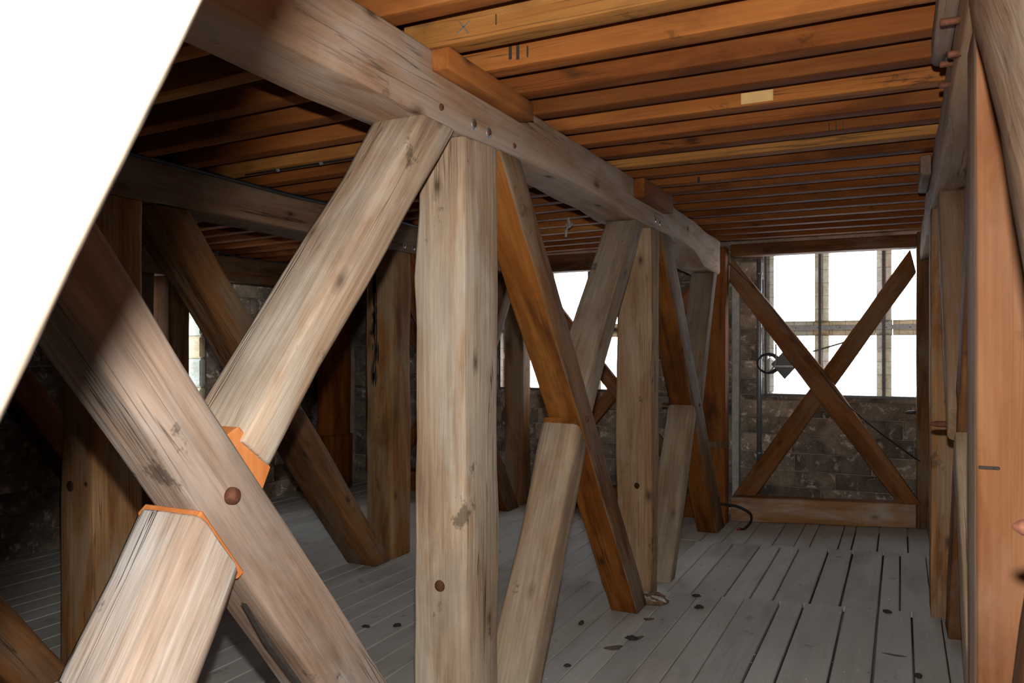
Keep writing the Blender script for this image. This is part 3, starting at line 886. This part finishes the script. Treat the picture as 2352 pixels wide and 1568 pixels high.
# frame of the middle bay and the left bay
for xa, xb, lab in ((-3.44, -1.64, 'left window'), (-5.35, -3.68, 'corner bay')):
    o = timber('sill_beam', boxsecs(xa, xb, 7.40, 7.58, 0.0, 0.22, 'x'), M_JOIST, r=0.012, amp=0.004, tint=(0.6, 0.6, 0.6))
    put(o, 'dim sill beam on the floor under the ' + ('left far window' if xa > -4 else 'far wall in the left corner bay'), 'beam')
    o = timber('head_beam', boxsecs(xa, xb, 7.32, 7.5, 2.38, 2.55, 'x'), M_BROWN, r=0.008, amp=0.003, tint=(0.5, 0.42, 0.36))
    put(o, 'dark head beam above the ' + ('left far window' if xa > -4 else 'far wall in the left corner bay'), 'beam')
    w = xb - xa
    o = timber('window_brace', [[(xb - 0.16, YB0, 0.222), (xb, YB0, 0.222), (xb, YB1, 0.222), (xb - 0.16, YB1, 0.222)], [(xa, YB0, 2.19), (xa + 0.03, YB0, 2.378), (xa + 0.03, YB1, 2.378), (xa, YB1, 2.19)]], M_BROWN, r=0.01, amp=0.004, tint=(0.9, 0.62, 0.45))
    put(o, 'brown window brace falling to the right at the ' + ('left far window' if xa > -4 else 'far corner bay'), 'brace')
    o = timber('window_brace', [[(xa, YB1 + 0.002, 0.222), (xa + 0.16, YB1 + 0.002, 0.222), (xa + 0.16, YB1 + 0.075, 0.222), (xa, YB1 + 0.075, 0.222)], [(xb - 0.03, YB1 + 0.002, 2.378), (xb, YB1 + 0.002, 2.19), (xb, YB1 + 0.075, 2.19), (xb - 0.03, YB1 + 0.075, 2.378)]], M_BROWN, r=0.01, amp=0.004, tint=(0.95, 0.62, 0.42))
    put(o, 'brown window brace rising to the right at the ' + ('left far window' if xa > -4 else 'far corner bay'), 'brace')

# ------------------------------------------------------------------ near cross brace beside the camera
nb = timber('near_brace', [[(-1.40, 0.16, 0.004), (-1.40, 0.235, 0.004), (-1.64, 0.235, 0.004), (-1.64, 0.16, 0.004)],
                           [(-0.412, 0.16, 1.55), (-0.412, 0.24, 1.55), (-0.565, 0.24, 1.665), (-0.565, 0.16, 1.665)],
                           [(-0.262, 0.16, 1.747), (-0.262, 0.24, 1.747), (-0.415, 0.24, 1.862), (-0.415, 0.16, 1.862)],
                           [(0.13, 0.16, 2.27), (0.13, 0.24, 2.27), (0.05, 0.24, 2.50), (0.05, 0.16, 2.50)]], M_OLD, r=0.006, amp=0.003, step=0.06, tint=(0.45, 0.44, 0.42))
put(nb, 'brace right beside the camera, burnt out white by the flash at upper left', 'brace')

# ------------------------------------------------------------------ ceiling joists
JW, JH = 0.088, 0.19


def zc(y):
    return 2.612 if y < 5.2 else 2.612 - (y - 5.2) * 0.03


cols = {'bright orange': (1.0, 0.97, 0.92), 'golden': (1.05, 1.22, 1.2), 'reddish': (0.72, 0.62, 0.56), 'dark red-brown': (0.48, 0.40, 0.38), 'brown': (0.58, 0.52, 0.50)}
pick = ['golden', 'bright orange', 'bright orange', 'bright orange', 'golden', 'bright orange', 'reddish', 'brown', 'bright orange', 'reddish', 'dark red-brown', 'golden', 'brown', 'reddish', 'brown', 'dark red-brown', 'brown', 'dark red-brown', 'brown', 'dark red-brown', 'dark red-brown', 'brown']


def joist(xa, xb, yb, za, zb, tint, skew=0.0):
    h = JH
    s = [[(X, y1 - JW, z), (X, y1, z), (X, y1, z + h), (X, y1 - JW, z + h)] for X, z, y1 in ((xa, za, yb), (xb, zb, yb + skew))]
    return timber('ceiling_joist', s, M_JOIST, r=0.003, amp=0.0012, step=0.25, tint=tint, wane=1.5)


def shade(name):
    c = cols[name]
    f = random.uniform(0.9, 1.1)
    return tuple(v * f for v in c)


n = 0
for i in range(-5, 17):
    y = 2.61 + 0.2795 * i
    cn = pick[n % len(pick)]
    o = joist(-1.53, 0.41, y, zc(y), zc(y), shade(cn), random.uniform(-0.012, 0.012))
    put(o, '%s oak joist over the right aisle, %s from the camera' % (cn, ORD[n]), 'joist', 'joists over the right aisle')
    for (k, mx, mz, mw, mh) in ((0, -1.258, 2.663, 0.012, 0.05), (0, -1.228, 2.66, 0.012, 0.055), (0, -1.19, 2.655, 0.006, 0.04), (0, -0.345, 2.65, 0.008, 0.055), (0, -0.318, 2.645, 0.005, 0.045), (0, -0.44, 2.648, 0.006, 0.05), (8, -1.10, 2.622, 0.014, 0.036), (5, -0.30, 2.628, 0.006, 0.045), (5, -0.27, 2.628, 0.006, 0.045), (5, -0.24, 2.63, 0.005, 0.04), (-1, -1.17, 2.66, 0.004, 0.035)):
        if k == i:
            fy = y - JW
            block('dark_mark', mx - mw / 2, mx + mw / 2, fy - 0.003, fy + 0.006, mz - mh / 2, mz + mh / 2, M_DUNG, o, 0.001)
    if i == -1:
        for ang in (0.9, -0.6):
            cm_ = block('chalk_mark', -0.03, 0.03, -0.003, 0.006, -0.0015, 0.0015, M_ZINC, None, 0)
            cm_.parent = o
            cm_.matrix_parent_inverse = MATS[o.name].inverted()
            cm_.matrix_basis = Matrix.Translation((-1.29, y - JW, 2.655)) @ Matrix.Rotation(ang, 4, 'Y')
    if i == 3:
        block('pale_patch', -0.60, -0.47, y - JW - 0.004, y - JW + 0.01, 2.618, 2.665, M_PATCH, o, 0.002)
    n += 1
n = 0
pickl = ['brown', 'reddish', 'brown', 'bright orange', 'golden', 'reddish', 'brown', 'reddish', 'golden', 'reddish', 'brown', 'dark red-brown', 'reddish', 'brown']
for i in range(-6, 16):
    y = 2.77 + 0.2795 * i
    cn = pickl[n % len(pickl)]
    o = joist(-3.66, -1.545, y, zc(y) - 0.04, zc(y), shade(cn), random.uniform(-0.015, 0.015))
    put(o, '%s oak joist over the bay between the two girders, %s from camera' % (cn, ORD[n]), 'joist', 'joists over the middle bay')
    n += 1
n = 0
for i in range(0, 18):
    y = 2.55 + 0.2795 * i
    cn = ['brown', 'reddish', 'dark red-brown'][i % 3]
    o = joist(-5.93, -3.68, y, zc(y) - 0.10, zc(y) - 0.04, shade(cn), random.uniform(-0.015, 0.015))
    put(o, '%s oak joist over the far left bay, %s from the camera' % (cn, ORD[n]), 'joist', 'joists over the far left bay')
    n += 1

# ------------------------------------------------------------------ small things
o = tube('cable', [(-1.60, 7.19, 0.19), (-1.40, 7.18, 0.195), (-1.30, 7.18, 0.185), (-1.20, 7.16, 0.14), (-1.185, 7.12, 0.08), (-1.23, 7.06, 0.022), (-1.27, 7.04, 0.02)], 0.011, M_BLACK)
tube('tip', [(-1.27, 7.04, 0.02), (-1.283, 7.02, 0.018)], 0.012, M_RED, o, 8, 2)
put(o, 'black cable with a red tip curling down to the floor by the sill beam', 'cable')
rp = tube('rope', [(-2.25, 5.50, 2.60), (-2.25, 5.49, 2.565), (-2.235, 5.49, 2.54), (-2.262, 5.485, 2.50), (-2.27, 5.49, 2.44)], 0.010, M_ROPE)
tube('rope_knot', [(-2.225, 5.49, 2.545), (-2.215, 5.47, 2.53), (-2.24, 5.465, 2.512), (-2.262, 5.48, 2.53), (-2.245, 5.51, 2.55), (-2.22, 5.505, 2.53)], 0.011, M_ROPE, rp)
put(rp, 'knotted grey rope end hanging from the joists of the middle bay', 'rope')
jz = lambda X: 2.572 + (X + 3.66) * 0.0189 - 0.005
w = tube('wire', [(X, 3.28, jz(X)) for X in (-3.3, -2.9, -2.6, -2.3, -2.0)], 0.005, M_BLACK)
for x in (-3.05, -2.75, -2.42):
    lathe('clip', [(0.010, 0), (0.010, 0.010)], M_ZINC, (x, 3.272, jz(x) - 0.002), (0, -1, -0.6), w, 8)
put(w, 'thin clipped wire running under a joist of the middle bay', 'wire')
co = empty('wire_coil', (-1.127, 7.66, 1.36))
for k in range(4):
    R = 0.085 + 0.006 * k
    tube('loop', [(-1.127 + R * math.cos(a) * 1.05 + 0.004 * k, 7.665 + 0.007 * k, 1.46 + R * math.sin(a) * 0.92) for a in [2 * math.pi * q / 12 for q in range(13)]], 0.0055, M_BLACK, co, 6, 4)
put(co, 'coil of thin black wire hanging at the left edge of the right window', 'wire')
dp = prism('hanging_plate', [(-0.965, 1.315), (-0.845, 1.455), (-0.965, 1.585), (-1.085, 1.455)], 7.61, 7.622, M_DARKMETAL, None, axis='y', bevel=0.002)
tube('hook', [(-1.04, 7.60, 1.64), (-1.04, 7.60, 1.52), (-1.05, 7.60, 1.45), (-1.085, 7.60, 1.40), (-1.13, 7.60, 1.385)], 0.007, M_ZINC, dp)
block('fixing_strip', -1.06, -0.87, 7.60, 7.608, 1.425, 1.445, M_ZINC, dp, 0.002)
put(dp, 'grey diamond-shaped plate hanging in front of the right window', 'plate')
sb = block('stay_bar', -0.74, -0.44, 7.66, 7.675, 1.60, 1.615, M_DARKMETAL, None, 0.002)
sb.matrix_basis = Matrix.Translation((-0.58, 7.667, 1.61)) @ Matrix.Rotation(-0.30, 4, 'Y')
MATS[sb.name] = sb.matrix_basis
put(sb, 'thin dark stay bar sloping across the middle mullion of the right window', 'bar')
o = tube('wire', [(-0.64, 7.37, 1.40), (-0.45, 7.365, 1.15), (-0.2, 7.365, 0.92), (0.14, 7.36, 0.66)], 0.0045, M_BLACK)
put(o, 'thin black wire slanting from the brace crossing down to the right post', 'wire')
o = tube('wire', [(-1.40, 7.19, 2.38), (-1.12, 7.365, 2.06), (-0.8, 7.365, 1.62), (-0.64, 7.365, 1.40)], 0.003, M_BLACK)
put(o, 'fine black wire following the window brace up to the far orange post', 'wire')


def pellet(x, y, s, lab, flat=0.6, rot=0.0, name='dropping'):
    bm = bmesh.new()
    bmesh.ops.create_icosphere(bm, subdivisions=2, radius=s)
    sd = random.uniform(0, 99)
    for v in bm.verts:
        k = (0.8 if name == 'dropping' else 1.1) + 0.5 * noise.noise(v.co * (2.0 / s) + Vector((sd, 0, 0)))
        v.co = Vector((v.co.x * k * 1.35, v.co.y * k * 0.8, max(-s * 0.3, v.co.z * k * flat)))
    me = bpy.data.meshes.new(name)
    bm.to_mesh(me)
    bm.free()
    for p in me.polygons:
        p.use_smooth = True
    o = link(name, me, M_DUNG, Matrix.Translation((x, y, fz(x) + s * 0.28)) @ Matrix.Rotation(rot, 4, 'Z'))
    put(o, lab, 'dropping', 'droppings on the floor')
    return o


for x, y, s, lab in ((-1.172, 5.014, 0.024, 'dark dropping at the board ends, the farther of two beside the feathers'),
                     (-1.104, 4.782, 0.026, 'twiggy dark dropping, the nearer of two right of the feathers'),
                     (-1.664, 4.256, 0.024, 'dark dropping between the pale stub and the orange brace foot'),
                     (-1.322, 4.137, 0.03, 'dark dropping with stained patches around it in mid floor'),
                     (-0.074, 5.018, 0.026, 'dark dropping near the light brown post at the board ends'),
                     (0.072, 4.078, 0.024, 'dark dropping at the bottom edge near the right post'),
                     (-1.506, 3.66, 0.018, 'small dark dropping at the bottom beside the pale stub'),
                     (-2.601, 3.751, 0.024, 'dark dropping left of the foreground post, the right one of two'),
                     (-2.754, 3.659, 0.02, 'dark dropping left of the foreground post, the left one of two'),
                     (-1.62, 4.70, 0.018, 'tiny dark dropping against the orange brace foot')):
    pellet(x, y, s, lab, rot=random.uniform(0, 3))


def stain(x, y, a, b, rot, lab):
    pts = []
    for k in range(16):
        t = 2 * math.pi * k / 16
        q = 1 + 0.18 * math.sin(3 * t + x * 9)
        pts.append((x + q * (a * math.cos(t) * math.cos(rot) - b * math.sin(t) * math.sin(rot)), y + q * (a * math.cos(t) * math.sin(rot) + b * math.sin(t) * math.cos(rot))))
    vs = [(px, py, fz(px) + 0.0035) for px, py in pts] + [(px, py, fz(px) - 0.002) for px, py in pts]
    n_ = 16
    fs = [tuple(range(n_)), tuple(range(2 * n_ - 1, n_ - 1, -1))] + [(k, n_ + k, n_ + (k + 1) % n_, (k + 1) % n_) for k in range(n_)]
    me = bpy.data.meshes.new('stain')
    me.from_pydata(vs, [], fs)
    o = link('stain', me, M_STAIN)
    put(o, lab, 'stain')


M_STAIN = plain('brown_floor_stain', (0.12, 0.095, 0.07), 0.9, 0, 0.25, 20)
stain(-1.375, 3.99, 0.05, 0.028, 0.7, 'brown oval stain on the boards, nearest of three')
stain(-1.30, 4.17, 0.04, 0.02, 0.9, 'brown stain beside the dropping in mid floor')
stain(-1.332, 4.495, 0.03, 0.022, 0.4, 'small brown stain nearest the feathers')
stain(-0.03, 4.33, 0.055, 0.012, -0.2, 'thin dark smear on the boards near the right post')

# pale chips and grit lying on the boards
lv, lf = [], []
for k in range(420):
    x_, y_ = random.uniform(-1.75, 0.2), 2.9 + 4.3 * random.random() ** 1.2
    a, q = random.uniform(0, 6.3), random.uniform(0.0025, 0.006) * (1.8 if random.random() < 0.06 else 1)
    z_ = fz(x_) + 0.003
    b_ = len(lv)
    for j in range(4):
        lv.append((x_ + q * math.cos(a + j * 1.57) * random.uniform(0.6, 1.4), y_ + q * math.sin(a + j * 1.57) * random.uniform(0.6, 1.4), z_))
    lv.append((x_, y_, z_ + q * 0.7))
    lf += [(b_, b_ + 1, b_ + 4), (b_ + 1, b_ + 2, b_ + 4), (b_ + 2, b_ + 3, b_ + 4), (b_ + 3, b_, b_ + 4), (b_ + 3, b_ + 2, b_ + 1, b_)]
me = bpy.data.meshes.new('floor_litter')
me.from_pydata(lv, [], lf)
put(link('floor_litter', me, M_FEATHER), 'pale chips and grit scattered over the floorboards', 'litter', None, 'stuff')

# clump of feathers at the foot of the orange brace
fc = pellet(-1.40, 4.80, 0.065, '', 0.55, 0.3, 'feather_clump')
fc['category'] = 'feathers'
del fc['group']
fc['label'] = 'clump of grey and brown feathers at the foot of the orange brace'
fc.data.materials.clear()
fc.data.materials.append(M_FEATHERB)
for k in range(26):
    a = random.uniform(-0.6, 0.9)
    L_, w_ = random.uniform(0.07, 0.13), random.uniform(0.010, 0.018)
    c = Vector((-1.40 + random.uniform(-0.07, 0.06), 4.80 + random.uniform(-0.06, 0.04), 0.022 + random.uniform(0, 0.035)))
    d = Vector((math.cos(a), math.sin(a) * 0.6, random.uniform(-0.25, 0.35))).normalized()
    s_ = Vector((-d.y, d.x, random.uniform(-0.3, 0.3))).normalized()
    u_ = d.cross(s_)
    vs, fs = [], []
    for t, ww in ((0, 0.15), (0.2, 0.8), (0.55, 1.0), (0.85, 0.6), (1.0, 0.05)):
        p = c + d * (t - 0.5) * L_ + u_ * (0.012 * math.sin(t * 3))
        for sg, up in ((-1, 0), (0, 0.004), (1, 0), (0, -0.002)):
            vs.append(p + s_ * (w_ * ww * sg) + u_ * up)
    for q in range(4):
        for j in range(4):
            fs.append((q * 4 + j, q * 4 + (j + 1) % 4, q * 4 + 4 + (j + 1) % 4, q * 4 + 4 + j))
    vs = [Vector((v.x, v.y, max(v.z, 0.004))) for v in vs]
    me = bpy.data.meshes.new('feather')
    me.from_pydata(vs, [], fs)
    link('feather', me, random.choice([M_FEATHER, M_FEATHER, M_FEATHERB]), None, fc)
